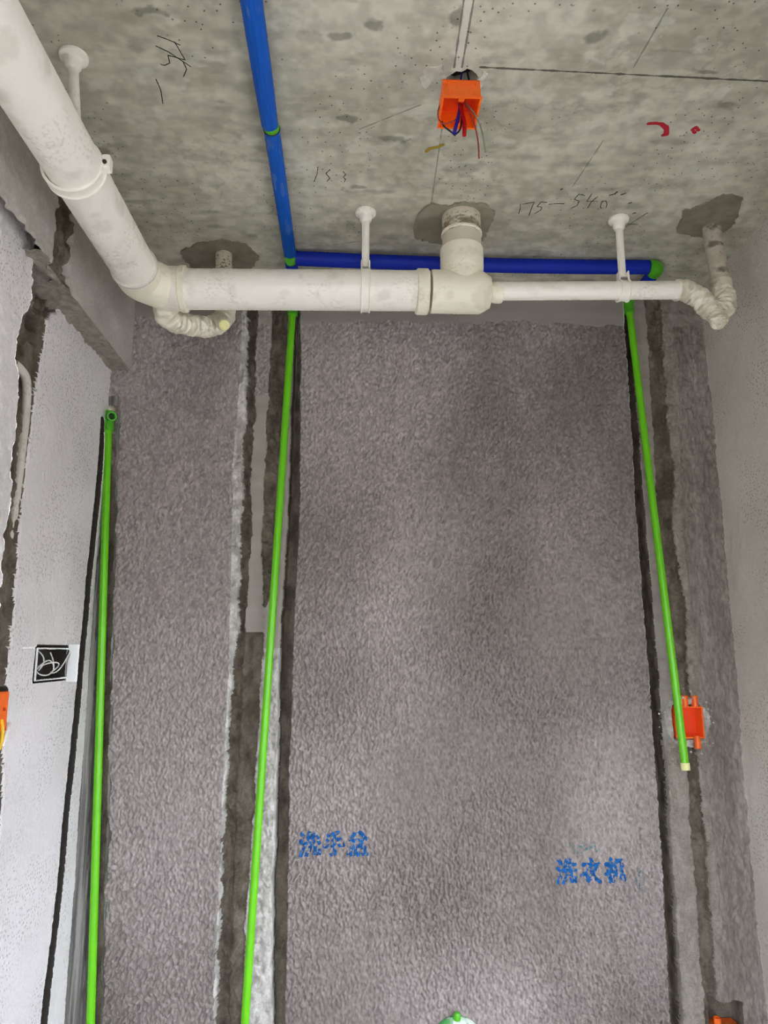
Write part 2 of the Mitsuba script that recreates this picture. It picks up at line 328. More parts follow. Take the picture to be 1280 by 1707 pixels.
put(mid & (Zg <= vrow(1055)), 4, .022, .8)
g2 = between(L[3], L[4])
put(g2, 4, .026, 1.3); put(g2 & (Zg <= vrow(1012)), 2, .016, .2); put(g2 & (Zg <= vrow(1100)), 5, .010, .9)
st = between(L[4], L[5])
put(st, 2, .013, .2); put(st & (Zg <= vrow(1080)), 5, .009, 1.0)
put(between(L[5], L[6]), 4, .075, .6)
put(between(R[0], R[1]), 4, .075, .6)
put(between(R[1], R[2]), 2, .014, .3); put(between(R[1], R[2]) & (Zg <= vrow(1240)), 5, .012, .9)
put(between(R[2], R[3]), 4, .026, 1.2)
put(between(R[3], R[4]), 5, .005, 1.2)
put(Xg >= R[4], 1, 0.0, .5)
put(streak, 3, .004, .3); put(corner, 4, .024, .5)
smooth_top = (Zg > top_edge) & np.isin(zone, (0, 1))
zone[smooth_top] = 2
bx0, bx1, bz0, bz1 = 1.012, 1.097, 1.186, 1.277                 # box let into the right chase
col = np.hypot((Xg - 1.052) / 1.0, (Zg - 1.232) / 1.1) + white(sh, 5, 5) * .003
put((col < .072) , 6, .006, .8)
hole = (Xg > bx0 - .003) & (Xg < bx1 + .003) & (Zg > bz0 - .003) & (Zg < bz1 + .003)
put(hole, 4, .06, 0)
hole2 = (np.abs(Xg - 1.105) < .042) & (Zg < vrow(1688) + wobble(sh[1], 4, .004)[None, :]); put(hole2, 4, .06, 0)
fine = white(sh, .85, 1.35); fine = fine - gaussian_filter(fine, 3); fine /= fine.std()
worm = white(sh, 1.6, 6.0)
lump = white(sh, 3, 3.5) * .6 + white(sh, 1.2, 1.4) * .4
broad = gaussian_filter(rng.standard_normal(sh), 40); broad /= broad.std()
bump = np.zeros(sh)
stc = np.where(zone == 0, 1.0, 0.0); stc = gaussian_filter(stc, 1.0)
std = gaussian_filter(np.where(zone == 1, 1.0, 0.0), 1.0)
tiltm = 0.9 + .25 * broad
bump -= stc * (0.0042 * np.tanh(fine * 1.2) * tiltm + .0012 * broad)
bump -= std * (0.0034 * np.tanh(worm) + .0014 * fine)
bump -= gaussian_filter(np.where(zone == 3, 1.0, 0.0), 1.0) * .0018 * white(sh, 1.0, 14)
depth = gaussian_filter(depth, 0.9)
bump -= gaussian_filter(rough, 1.0) * .0042 * np.clip(lump, -2, 2.2)
for (u0, v0, u1, v1, hw, dd) in ((1060, 1322, 1068, 1432, .0016, .006), (832, 930, 830, 1200, .0012, .003), (834, 1320, 836, 1600, .0014, .003)):
    a_, b_ = back(u0, v0), back(u1, v1); t_ = np.clip((Zg - a_[2]) / (b_[2] - a_[2]), 0, 1)
    depth += np.where((np.abs(Xg - a_[0] - t_ * (b_[0] - a_[0]) - wobble(sh[0], 4, .0012)[:, None]) < hw) & (Zg < a_[2]) & (Zg > b_[2]), dd, 0)
seam_z = back(800, 1178)[2]; depth += np.where((np.abs(Zg - seam_z) < .002) & (zone == 0), .0018, 0)
Yg = YB + np.maximum(depth + bump, -.014)
V = np.stack([Xg, Yg, Zg], -1).reshape(-1, 3); GF = grid_faces(*sh); FZ = zone[:-1, :-1].copy()
from scipy.ndimage import binary_dilation                      # the sides of a cut show what it is cut into, not the skin
FZ[binary_dilation(FZ == 4, iterations=1) & np.isin(FZ, (0, 1, 2))] = 4
def zone_mesh(mask): return sub(V, GF[mask].reshape(-1, 3))
mid_x = (Xg < .35)[:-1, :-1]
wb = struct('wall_back', zone_mesh(np.isin(FZ, (0,))), 'stucco', 'back wall roughcast in grey cement stucco, with two vertical chases cut in it', smooth=True)
obj('stucco_strip', zone_mesh(FZ == 1), 'stucco_dark', wb, smooth=True, label='dark streaked stucco strip between the right chase and the corner')
obj('plaster_band', zone_mesh((FZ == 2)), 'smooth_plaster', wb, smooth=True, label='smooth grey plaster')
obj('streaked_strip', zone_mesh(FZ == 3), 'streaked_plaster', wb, smooth=True, label='smooth streaked strip beside the corner pipe')
obj('chase', zone_mesh((FZ == 4) & mid_x), 'raw_mortar', wb, smooth=True, label='dark sawn chase left of the middle panel')
obj('chase', zone_mesh((FZ == 4) & ~mid_x), 'raw_mortar', wb, smooth=True, label='dark sawn chase right of the middle panel')
obj('mortar_strip', zone_mesh((FZ == 5) & mid_x), 'light_mortar', wb, smooth=True, label='pale broken mortar along the left chase')
obj('mortar_strip', zone_mesh((FZ == 5) & ~mid_x), 'grey_mortar', wb, smooth=True, label='rough mortar along the right chase')
obj('mortar_collar', zone_mesh(FZ == 6), 'light_mortar', wb, smooth=True, label='pale round mortar collar behind the green pipe')
obj('wall_foot', box(((XL + XR) / 2, YB + .05, .15), (XR - XL + .1, .1, .30)), 'smooth_plaster', wb)

# stencilled characters sprayed on the roughcast (washbasin, washing machine): only the grains' tops took paint
def strokes(chs, u0, v0, w, hgt, gap, slant=0.0):
    out = []
    for i, ch in enumerate(chs):
        ox = u0 + i * (w + gap)
        out.append(union_all([LineString([(back(ox + a * w, v0 + slant * i + (b) * hgt)[0], back(ox + a * w, v0 + slant * i + b * hgt)[2]) for a, b in s]).buffer(.0052) for s in ch]))
    return out
XI = [[(.05, .05), (.18, .18)], [(0, .38), (.14, .48)], [(.02, 1), (.2, .66)], [(.48, .02), (.38, .3)], [(.4, .22), (.95, .2)], [(.66, 0), (.66, .48)], [(.3, .48), (1, .46)], [(.55, .48), (.5, .75), (.3, 1)], [(.76, .48), (.76, .92), (1, .92), (1, .78)]]
SHOU = [[(.75, 0), (.2, .14)], [(.15, .34), (.85, .3)], [(0, .6), (1, .56)], [(.52, .1), (.54, .92), (.36, .98)]]
PEN = [[(.38, 0), (.1, .32)], [(.6, 0), (.95, .3)], [(.25, .36), (.72, .34), (.66, .6), (.55, .56)], [(.46, .36), (.28, .62)], [(.15, .68), (.15, .95)], [(.15, .68), (.86, .68), (.86, .95)], [(.38, .68), (.38, .95)], [(.62, .68), (.62, .95)], [(0, .97), (1, .97)]]
YI = [[(.5, 0), (.54, .14)], [(.05, .24), (.95, .22)], [(.5, .24), (.3, .55), (0, .72)], [(.32, .5), (.32, .95), (.52, .84)], [(.82, .34), (.6, .56)], [(.46, .42), (.7, .8), (1, .98)]]
JI = [[(0, .26), (.44, .24)], [(.24, 0), (.24, 1)], [(.24, .3), (.02, .7)], [(.26, .36), (.42, .56)], [(.56, .1), (.56, .6), (.42, .98)], [(.56, .1), (.86, .1), (.86, .86), (1, .9), (1, .74)]]
def spray(poly, name, m, parent, label, dense=.8):
    msk = contains_xy(poly, Xg, Zg) & np.isin(zone, (0,))
    msk &= fine > np.quantile(fine[zone == 0], 1 - dense)
    q = V.copy().reshape(*sh, 3); q[..., 1] -= .0006
    f = GF[msk[:-1, :-1]].reshape(-1, 3)
    if len(f): obj(name, sub(q.reshape(-1, 3), f), m, parent, smooth=True, label=label)
for ch, lb in zip(strokes([XI, SHOU, PEN], 500, 1388, 32, 38, 8), ('first', 'second', 'third')): spray(ch, 'stencil_character', 'blue_spray', wb, f'blue stencilled character, {lb} of the left word', .72)
for ch, lb in zip(strokes([XI, YI, JI], 929, 1434, 30, 38, 10, -1.0), ('first', 'second', 'third')): spray(ch, 'stencil_character', 'blue_spray', wb, f'blue stencilled character, {lb} of the right word', .86)
for ch in strokes([[[(0, .2), (1, .2)], [(.1, .7), (.9, .6)]]], 945, 1410, 56, 14, 0): spray(ch, 'paint_ghost', 'teal_spray', wb, 'faint blue overspray above the right word', .25)
for ch in strokes([[[(.5, 0), (.5, 1)], [(.2, .6), (.9, .5)]]], 1058, 1452, 14, 28, 0): spray(ch, 'paint_ghost', 'teal_spray', wb, 'faint blue overspray right of the right word', .35)

LY0, LY1 = 0.25, 0.72                                          # the doorway in the left wall, beside the camera
# ---- left wall: pale plaster, with a chase, a box hole and a black gap
gl = 0.003
ys, zl = np.arange(YN - .1, YB + .012, gl), np.arange(0.30, 2.42, gl)
Yl, Zl = np.meshgrid(ys, zl); sl = Yl.shape
def lb(pts, amp=.002):
    q = np.array([left(*p) for p in pts]); o = np.argsort(q[:, 2])
    return (np.interp(zl, q[o, 2], q[o, 1]) + wobble(sl[0], 3, amp) + wobble(sl[0], 14, amp))[:, None]
CL = lb([(52, 470), (54, 518), (41, 552), (30, 594), (27, 611), (34, 638), (32, 670), (28, 712), (25, 762), (21, 798), (19, 847), (9, 926), (3, 1014), (-8, 1117), (-22, 1300), (-40, 1500)], .004)
CM = lb([(66, 470), (66, 518), (58, 562), (52, 614), (50, 663), (40, 749), (34, 780), (29, 847), (20, 921), (12, 1044), (0, 1110), (-6, 1240), (-14, 1400), (-26, 1600)], .003)
CR = lb([(88, 470), (81, 518), (74, 562), (66, 614), (59, 663), (49, 749), (44, 780), (38, 847), (31, 921), (22, 1044), (14, 1110), (8, 1240), (2, 1400), (-8, 1600)], .002)
GP = lb([(173, 690), (165, 790), (147, 1000), (128, 1200), (108, 1400), (75, 1690), (70, 1740)], .0006)
dl, rl, zn = np.zeros(sl), np.zeros(sl), np.zeros(sl, np.int8)
def putl(mk, z, d, r): zn[mk] = z; dl[mk] = d; rl[mk] = r
NP = .030
near = Yl < CL * (XL + NP) / XL
putl(near, 0, -NP, .5)
putl(~near & (Yl < CM), 1, .036, 1.2)
putl((Yl >= CM) & (Yl < CR), 1, .016, 1.0)
q = left(80, 480); putl(np.hypot((Yl - q[1]) / .06, (Zl - q[2]) / .075) + white(sl, 4, 4) * .12 < 1, 1, .026, 2.2)
q = left(64, 545); putl(np.hypot((Yl - q[1]) / .03, (Zl - q[2]) / .05) + white(sl, 4, 4) * .15 < 1, 1, .040, 1.5)
gapw = np.interp(zl, [0.3, 1.2, 2.0, 2.2], [.018, .017, .017, .010])[:, None]
putl((np.abs(Yl - GP) < gapw) & (Zl < left(173, 700)[2]), 2, .080, .1)
ha, hb = left(61, 1078), left(110, 1134)
hy0, hy1, hz0, hz1 = left(60, 1105)[1], left(112, 1105)[1], left(85, 1133)[2], left(85, 1080)[2]
putl((Yl > hy0) & (Yl < hy1) & (Zl > hz0) & (Zl < hz1), 2, .052, 0)
q = left(-6, 1188); oy, oz = q[1], q[2]
putl((np.abs(Yl - oy) < .047) & (np.abs(Zl - oz) < .047), 2, .052, 0)
dl = gaussian_filter(dl, .8); nl = white(sl, 3, 3.5) * .6 + white(sl, 1.2, 1.4) * .4
bl = gaussian_filter(rng.standard_normal(sl), 25); bl /= bl.std()
q0, q1 = left(95, 975), left(70, 1015)
dl += np.where((np.abs(Zl - left(60, 1080)[2]) < .0015) & (Yl < hy0) & (Yl > hy0 - .08), .002, 0)
hl = dl - gaussian_filter(rl, .8) * .0042 * np.clip(nl, -2, 2.2) - .0014 * bl - .00035 * white(sl, 1, 1)
Vl = np.stack([XL - hl, Yl, Zl], -1).reshape(-1, 3); GL = grid_faces(*sl)[..., ::-1]; ZN = zn[:-1, :-1].copy(); ZN[binary_dilation(ZN == 2, iterations=2)] = 2
def lz(mk): return sub(Vl, GL[mk].reshape(-1, 3))
wl = struct('wall_left', lz(ZN == 0), 'left_plaster', 'left wall in pale pitted plaster, bright with daylight', smooth=True)
obj('chase', lz(ZN == 1), 'raw_mortar', wl, smooth=True, label='broken dark chase holding a conduit')
obj('gap', lz(ZN == 2), 'hole_dark', wl, smooth=True, label='dark gap running down beside the corner')
obj('near_face', box((XL - .05, (YF + LY0) / 2, 1.35), (.1, LY0 - YF, 2.7)), 'plain_wall', wl)
obj('near_face', cat(box((XL - .05, (LY1 + YN - .1) / 2, 1.35), (.1, YN - .1 - LY1, 2.7)), box((XL - .05, (LY0 + LY1) / 2, 2.2), (.1, LY1 - LY0, 1.0))), 'plain_wall', wl, label='masonry round the doorway')
obj('wall_foot', box((XL - .05, (YB + YN) / 2, .15), (.1, YB - YN, .30)), 'plain_wall', wl)

# ---- beam over the left wall
ZB = 2.349
gb = .004
yb, zb = np.arange(YN, YB + .01, gb), np.arange(ZB, ZC + .004, gb)
Yb, Zb = np.meshgrid(yb, zb); sb = Yb.shape
def bl_(u, v): return left(u, v, XB)
e1 = bl_(86, 390)[1]; e2 = bl_(112, 440)[1]
db = np.where(Yb < e1 + wobble(sb[0], 3, .004)[:, None], -.010, np.where(Yb < e2 + wobble(sb[0], 3, .008)[:, None], .014, .0))
rb = np.where(Yb < e1, .5, np.where(Yb < e2 + .02, 1.6, .12)) + np.where(Zb < ZB + .02, .8, 0) * (Yb < e2 + .1)
db = gaussian_filter(db, .8) - gaussian_filter(rb, 1) * .004 * np.clip(white(sb, 2.5, 3.5) * .6 + white(sb, 1.1, 1.3) * .5, -2, 2)
Vb = np.stack([XB - db, Yb, Zb], -1).reshape(-1, 3); GB = grid_faces(*sb)[..., ::-1]
fz = np.where((Yb[:-1, :-1] >= e1) & (Yb[:-1, :-1] < e2 + .01), 1, 0)
beam = struct('beam', sub(Vb, GB[fz == 0].reshape(-1, 3)), 'beam_plaster', 'smooth plastered concrete beam over the left wall', smooth=True)
obj('broken_edge', sub(Vb, GB[fz == 1].reshape(-1, 3)), 'raw_mortar', beam, smooth=True, label='rough broken edge where the thicker plaster ends')
xb = np.arange(XL - .03, XB + .0041, gb); keep = yb > e1 - .07; Ys, Xs = np.meshgrid(yb[keep], xb); ss = Ys.shape
hs = ZB - .004 * np.clip(white(ss, 4, 2) * .7 + white(ss, 1.3, 1.3) * .5, -2, 2) * np.where(Xs > XB - .004, .2, 1)
hs[-1] = ZB
Vs = np.stack([Xs, Ys, hs], -1); Vs[-1, :, 0] = (XB - db)[0][keep]
obj('soffit', (Vs.reshape(-1, 3), grid_faces(*ss).reshape(-1, 3)), 'grey_mortar', beam, smooth=True, label='rough underside of the beam')
obj('core', box(((XB + XL - .1) / 2 - .03, (YF + YB) / 2, (ZB + ZC) / 2 + .02), (XB - XL + .04, YB - YF, ZC - ZB)), 'plain_wall', beam)

# ---- right wall
gr_ = .006
yr, zr = np.arange(1.60, YB + .012, gr_), np.arange(0.0, ZC + .004, gr_)
Yr, Zr = np.meshgrid(yr, zr); sr = Yr.shape
br = gaussian_filter(rng.standard_normal(sr), 18); br /= br.std()
edge = np.exp(-((YB - Yr) / .05) ** 2)
Vr = np.stack([XR - .0022 * br + .004 * edge - .0006 * white(sr, 1.2, 1.2), Yr, Zr], -1).reshape(-1, 3)
wr = struct('wall_right', (Vr, grid_faces(*sr).reshape(-1, 3)), 'right_plaster', 'right wall in grey sanded plaster, brightest at the lower corner', smooth=True)
WY0, WY1, WZ0, WZ1 = 0.15, 1.52, 0.30, 1.72                    # the window in the right wall, just outside the frame
obj('near_face', cat(box((XR + .05, (YF + WY0) / 2, 1.35), (.1, WY0 - YF, 2.7)), box((XR + .05, (WY1 + 1.606) / 2, 1.35), (.1, 1.606 - WY1, 2.7)),
    box((XR + .05, (WY0 + WY1) / 2, WZ0 / 2), (.1, WY1 - WY0, WZ0)), box((XR + .05, (WY0 + WY1) / 2, (WZ1 + 2.7) / 2), (.1, WY1 - WY0, 2.7 - WZ1))), 'plain_wall', wr, label='masonry round the window opening')

# ---- ceiling slab with the broken hole of the junction box
HC = ceil(768, 146)
ang = np.linspace(0, 2 * math.pi, 22, endpoint=False)
hr = .050 * (1 + .10 * rng.standard_normal(22).clip(-1, 1))
hole_poly = Polygon(np.c_[HC[0] + hr * np.cos(ang) * .80, HC[1] + hr * np.sin(ang)])
slab = Polygon([(XL - .05, YF), (XR + .05, YF), (XR + .05, YB + .05), (XL - .05, YB + .05)]).difference(hole_poly)
sm = trimesh.creation.extrude_polygon(slab, .12, engine='earcut'); sm.apply_translation((0, 0, ZC))
ce = struct('ceiling', sm, 'concrete', 'bare formwork concrete ceiling with stains, cracks and pencil marks', smooth=False)
hc = trimesh.creation.extrude_polygon(hole_poly.buffer(.004), .01); hc.apply_translation((0, 0, ZC + .075))
obj('hole_end', hc, 'hole_dark', ce, smooth=False)
def rough_patch(name, cu, cv, poly_px, m, label, h=.006, seed=1):
    """A hand-trowelled mortar patch: an irregular cap of the given outline hanging from the ceiling."""
    r = np.random.default_rng(seed)
    P_ = Polygon([cp(*q) for q in poly_px]); P_ = Polygon([(x + r.normal() * .003, y + r.normal() * .003) for x, y in P_.segmentize(.012).exterior.coords[:-1]]).buffer(0)
    mm = trimesh.creation.extrude_polygon(P_, h, engine='earcut'); mm = mm.subdivide_to_size(.014)
    v = mm.vertices.copy(); low = v[:, 2] > h / 2
    v[:, 2] = np.where(low, -h * (.7 + .6 * meshkit.fbm(v * 40, 3)), .003)
    mm = trimesh.Trimesh(v, mm.faces[:, ::-1], process=False); mm.apply_translation((0, 0, ZC))
    return obj(name, mm, m, ce, label=label)
rough_patch('mortar_patch', 0, 0, [(688, 378), (700, 352), (716, 338), (742, 342), (770, 336), (806, 338), (826, 352), (818, 372), (806, 398), (770, 408), (716, 402), (692, 394)], 'patch_mortar', 'grey mortar collar round the wide riser', seed=1)
rough_patch('mortar_patch', 0, 0, [(1136, 352), (1180, 336), (1206, 322), (1238, 328), (1232, 352), (1218, 376), (1190, 396), (1158, 392), (1128, 386)], 'brown_mortar', 'brown mortar collar round the right riser', seed=2)
rough_patch('mortar_patch', 0, 0, [(300, 418), (330, 404), (372, 398), (410, 406), (432, 428), (420, 446), (320, 446)], 'brown_mortar', 'dark mortar collar round the left riser', seed=3)
rough_patch('plaster_smear', 0, 0, [(700, 128), (712, 112), (726, 108), (742, 104), (740, 118), (726, 124), (716, 140), (706, 152)], 'white_plaster', 'white plaster smear left of the ceiling hole', h=.003, seed=4)
rough_patch('plaster_smear', 0, 0, [(796, 134), (806, 118), (812, 120), (802, 146), (794, 168), (786, 182), (780, 178), (792, 156)], 'white_plaster', 'white plaster smear right of the ceiling hole', h=.003, seed=5)

# marks drawn on the ceiling: flat strokes half a millimetre proud
def marks(name, lines, m, label, w=.0011, jit=None):
    ms = []
    for ln in lines:
        q = np.array([cp(*p) for p in ln]); pl = LineString(q).buffer(w, quad_segs=2)
        for gm in getattr(pl, 'geoms', [pl]):
            e = trimesh.creation.extrude_polygon(gm, .0006, engine='earcut'); e.apply_translation((0, 0, ZC - .0005)); ms.append(e)
    return obj(name, cat(*ms), m, ce, smooth=False, label=label)
z8 = lambda x, y: (840 + x * 240 / 1280, 300 + y * 90 / 480)
marks('pencil_number', [[z8(145, 215), z8(145, 250), z8(130, 298)], [z8(165, 215), z8(270, 196), z8(255, 225), z8(222, 312)],
    [z8(380, 200), z8(330, 194), z8(292, 236), z8(335, 240), z8(330, 265), z8(275, 298)], [z8(398, 215), z8(465, 210), z8(535, 210)],
    [z8(715, 138), z8(665, 125), z8(626, 172), z8(668, 188), z8(650, 226), z8(592, 252)], [z8(780, 125), z8(735, 190), z8(830, 190)], [z8(830, 150), z8(780, 190), z8(742, 250)],
    [z8(880, 186), z8(862, 210), z8(856, 246), z8(870, 250)], [z8(866, 190), z8(905, 186), z8(916, 215), z8(905, 248)]], 'pencil', 'pencilled figures 175 - 540')
z1 = lambda x, y: (x / 2, y / 2)
marks('pencil_number', [[z1(1060, 556), z1(1057, 580), z1(1047, 605)], [z1(1100, 565), z1(1086, 578), z1(1100, 594), z1(1090, 604)], [z1(1144, 572), z1(1153, 582), z1(1144, 590), z1(1152, 598), z1(1147, 608)]], 'pencil', 'pencilled figures 155', w=.0009)
marks('pencil_scribble', [[z1(525, 119), z1(560, 132), z1(600, 150)], [z1(582, 140), z1(600, 170), z1(617, 199)], [z1(520, 153), z1(560, 172), z1(636, 222)], [z1(614, 199), z1(560, 184), z1(566, 210), z1(548, 218), z1(536, 214)], [z1(610, 205), z1(622, 230), z1(612, 255)], [z1(520, 264), z1(536, 300), z1(543, 345)]], 'pencil', 'pencilled scribble right of the wide white pipe', w=.0010)
z2 = lambda x, y: (640 + x / 2, y / 2)
marks('red_mark', [[z2(882, 412), z2(905, 410), z2(925, 414), z2(940, 430), z2(938, 446)], [z2(925, 412), z2(944, 424), z2(944, 448), z2(930, 450)]], 'red_paint', 'curved red paint mark', w=.0048)
marks('red_mark', [[z2(1028, 432), z2(1040, 424), z2(1048, 434)], [z2(1032, 438), z2(1036, 442)]], 'red_paint', 'small red paint dab', w=.0046)
marks('ochre_mark', [[z2(142, 505), z2(150, 495), z2(180, 490), z2(196, 482)]], 'ochre_paint', 'ochre smear below the ceiling box', w=.0050)
marks('pencil_scribble', [[z8(1085, 388), z8(1195, 395)], [z8(1075, 420), z8(1130, 385), z8(1280, 290)]], 'pencil', 'pencil setting-out lines beside the right hanger', w=.0009)
marks('chip', [[z8(940, 135), z8(985, 125), z8(1005, 105)], [z8(1040, 130), z8(1080, 118)], [z8(1110, 208), z8(1132, 200)], [z8(1150, 296), z8(1170, 292)], [z8(505, 84), z8(520, 80)]], 'hole_dark', 'dark chips right of the pencilled figures', w=.0020)

# ---- floor and rear wall with the daylight opening behind the camera
struct('floor', box(((XL + XR) / 2, (YF + YB) / 2, -.05), (XR - XL + .2, YB - YF + .2, .1)), 'floor_concrete', 'bare concrete floor', smooth=False)
OX0, OX1, OZ1 = -0.72, 0.70, 2.05
rw = cat(box(((XL + OX0) / 2, YF - .05, ZC / 2), (OX0 - XL, .1, ZC)), box(((XR + OX1) / 2, YF - .05, ZC / 2), (XR - OX1, .1, ZC)), box(((OX0 + OX1) / 2, YF - .05, (OZ1 + ZC) / 2), (OX1 - OX0, .1, ZC - OZ1)))
struct('wall_rear', rw, 'plain_wall', 'rear wall with the open balcony doorway', smooth=False)

# ================================================================ WHITE DRAIN PIPEWORK
YP, ZP = 1.909, 2.438
XM, RM = -.565, .0565
drain = thing('drain_pipe', 'wide white PVC drain pipe turning from the left side across under the ceiling', 'drain pipe')
def zm(y): return ZP - .030 * (YP - y)
ptube('main_run', [(XM, y, zm(y)) for y in np.linspace(-.2, 1.80, 24)], RM, 'pvc_white', drain, n=56)
el = fillet([(XM, 1.785, zm(1.785)), (XM, 1.85, zm(1.85)), (XM + .055, YP, ZP), (XM + .105, YP, ZP)], .05, 10)
elb = ptube('elbow', el, RM + .0035, 'pvc_cream', drain, n=56)
obj('socket_lip', ring((XM, 1.787, zm(1.787)), (0, 1, 0), RM, RM + .0052, .010), 'pvc_grey', elb)
XC1, XC2, XC3 = -.518, -.472, -.452
cpl = obj('coupling', ring(((XC1 + XC2) / 2, YP, ZP), (1, 0, 0), RM - .003, RM + .0045, XC2 - XC1, n=64), 'pvc_pink', drain)
obj('coupling_rim', ring(((XC2 + XC3) / 2, YP, ZP), (1, 0, 0), RM - .003, RM + .0075, XC3 - XC2 - .002, .003, n=64), 'pvc_cream', cpl)
def zx(x): return ZP + .012 * (x + .45)
ptube('cross_run', [(x, YP - .008 * (x + .45), zx(x)) for x in np.linspace(-.46, .20, 14)], .0555, 'pvc_white', drain, n=56)
XT = .311
tee = cat(ring((XT - .075 - .035, YP, zx(.2)), (1, 0, 0), .05, .0635, .036, .004, n=64), place(lathe([(0, -.085), (.0600, -.085), (.0600, .052), (.0575, .060), (.044, .082), (.028, .086), (0, .086)], 64), (XT, YP, zx(XT)), (1, 0, 0)),
          place(lathe([(.0565, 0), (.0565, .055), (.0605, .062), (.0615, .07), (.0615, .128), (.0600, .131), (.055, .131)], 64), (XT + .005, YP, zx(XT)), (0, 0, 1)))
ptee = obj('tee', tee, 'pvc_cream', drain, label='cream tee joining the wide riser')
ptube('riser', [(XT + .006, YP, z) for z in np.linspace(zx(XT) + .12, ZC + .02, 6)], .0555, 'pvc_dirty', drain, n=56, label='short wide riser smeared with mortar')
obj('riser_ring', ring((XT + .006, YP, ZC - .062), (0, 0, 1), .05, .0585, .008), 'pvc_cream', drain)
ptube('reducer', [(x, YP, zx(x)) for x in (XT + .080, XT + .092, XT + .095, XT + .116, XT + .118)], [.0255, .0285, .030, .030, .0275], 'pvc_cream', drain, n=40)
zb_ = lambda x: 2.450 + .030 * (x - .40)
ptube('branch_run', [(x, YP - .004, zb_(x)) for x in np.linspace(.41, .945, 8)], .0258, 'pvc_white', drain, n=40)
def wrapbump(seed, amp=.05, fr=26):
    r = np.random.default_rng(seed); ph = r.uniform(0, 6.3, 6)
    def f(s, a): return amp * (.55 * np.abs(math.sin(s * fr * 6.28 + ph[0])) + .35 * np.sin(3 * a + s * 60 + ph[1]) * math.sin(s * 90 + ph[2]) + .25 * np.sin(5 * a - s * 110 + ph[3]))
    return f
bt = back(1188, 520, 1.895)
tr_path = spline([(.935, YP - .004, zb_(.935)), (.975, 1.905, 2.458), (1.010, 1.90, 2.425), (1.040, 1.897, 2.397), (1.062, 1.898, 2.405), (1.074, 1.906, 2.44), (1.073, 1.918, 2.475)], 150)
trap = ptube('branch_trap', tr_path, .0285, 'plastic_film', drain, n=40, bumps=wrapbump(3, .15, 32), label='branch bend wrapped in wrinkled plastic film')
pl = spline([(1.044, 1.897, 2.405), (1.038, 1.886, 2.378), (1.033, 1.872, 2.350)], 30)
ptube('clean_out_plug', pl, np.r_[np.linspace(.026, .023, 24), .0235, .024, .0235, .022, .018, .010], 'plastic_film', trap, n=40, bumps=wrapbump(5, .16, 40))
rt = ceil(1184, 378)
ptube('branch_riser', [(1.073, 1.914, 2.46), (1.072, 1.918, 2.53), (1.068, 1.925, 2.62), (1.066, 1.928, ZC + .02)], .0262, 'pvc_mortared', drain, n=40, label='narrow riser splashed with mortar')
obj('riser_socket', place(lathe([(.025, -.028), (.030, -.028), (.0305, .025), (.0295, .028), (.025, .028)], 40), (1.0725, 1.916, 2.475)), 'pvc_dirty', drain)
# the wrapped trap behind the left elbow
lt = spline([(XM + .05, 1.935, ZP - .020), (-.515, 1.985, 2.385), (-.470, 2.04, 2.392), (-.425, 2.085, 2.410), (-.392, 2.115, 2.445), (-.390, 2.13, 2.50)], 150)
trap2 = ptube('branch_trap', lt, np.interp(np.linspace(0, 1, 150), [0, .25, 1], [.034, .030, .0285]), 'plastic_film', drain, n=40, bumps=wrapbump(9, .16, 30), label='trap wrapped in ribbed plastic film under the elbow')
cq = back(374, 541, 2.04)
pl2 = spline([(-.395, 2.105, 2.435), (-.388, 2.085, 2.425), tuple(cq)], 14)
ptube('clean_out_plug', pl2, np.r_[np.linspace(.026, .021, 11), .0205, .019, .017], 'plastic_film', trap2, n=30, bumps=wrapbump(6, .04, 50))
obj('plug_cap', place(lathe([(0, -.004), (.0155, -.004), (.0165, 0), (.0150, .004), (.010, .005), (.009, .003), (0, .003)], 28), cq + np.array([.0, -.004, -.003]), pl2[-1] - pl2[-3]), 'cream_cap', trap2)
ptube('branch_riser', [(-.390, 2.128, 2.49), (-.397, 2.14, 2.60), (-.402, 2.145, ZC + .02)], .026, 'pvc_dirty', drain, n=36, label='narrow riser in the shade behind the pipe')

# ---- pipe hangers: ceiling flange, rod and clamp
def hanger(x, y, zpipe, rp, axis, label, w=.026, tab=None, lean=(0, 0)):
    h = thing('pipe_hanger', label, 'pipe hanger')
    obj('flange', place(lathe([(0, .0), (.029, .0), (.030, -.002), (.029, -.007), (.018, -.009), (.0165, -.028), (.0125, -.034), (0, -.034)], 36), (x, y, ZC)), 'pvc_white', h)
    ztop = zpipe + rp + .012
    ptube('rod', [(x, y, ZC - .03), (x + lean[0], y + lean[1], ztop)], .0108, 'pvc_white', h, n=24)
    o = np.array([x + lean[0], y + lean[1], zpipe])
    c = obj('clamp', ring(o, axis, rp + .0003, rp + .003, w, n=56), 'pvc_white', h)
    for s in (-1, 1): obj('clamp_rim', ring(o + np.array(axis, float) * s * (w / 2 - .002), axis, rp + .0003, rp + .0065, .0040, n=56), 'pvc_white', c)
    ax = np.array(axis, float)
    if tab is None:
        for s in (-1, 1): obj('lug', bevel_box(o + ax * s * (w / 2 - .002) + np.array([0, -.004 if axis[0] else 0, rp + .012]), (.0042, .024, .034) if axis[0] else (.024, .0042, .034), .0012), 'pvc_white', c)
        obj('screw', place(lathe([(0, -w / 2), (.003, -w / 2), (.003, w / 2), (0, w / 2)], 14), o + np.array([0, -.008, rp + .010]), axis), 'metal', c)
    else:
        t = obj('lug', bevel_box(o + np.array(tab), (.016, w * .8, .030), .002), 'pvc_white', c)
        obj('screw', place(lathe([(0, -.002), (.0045, -.002), (.0045, .002), (0, .002)], 16), o + np.array(tab) + np.array([-.001, -w * .4 - .001, -.004]), (0, 1, 0)), 'hole_dark', t)
    return h
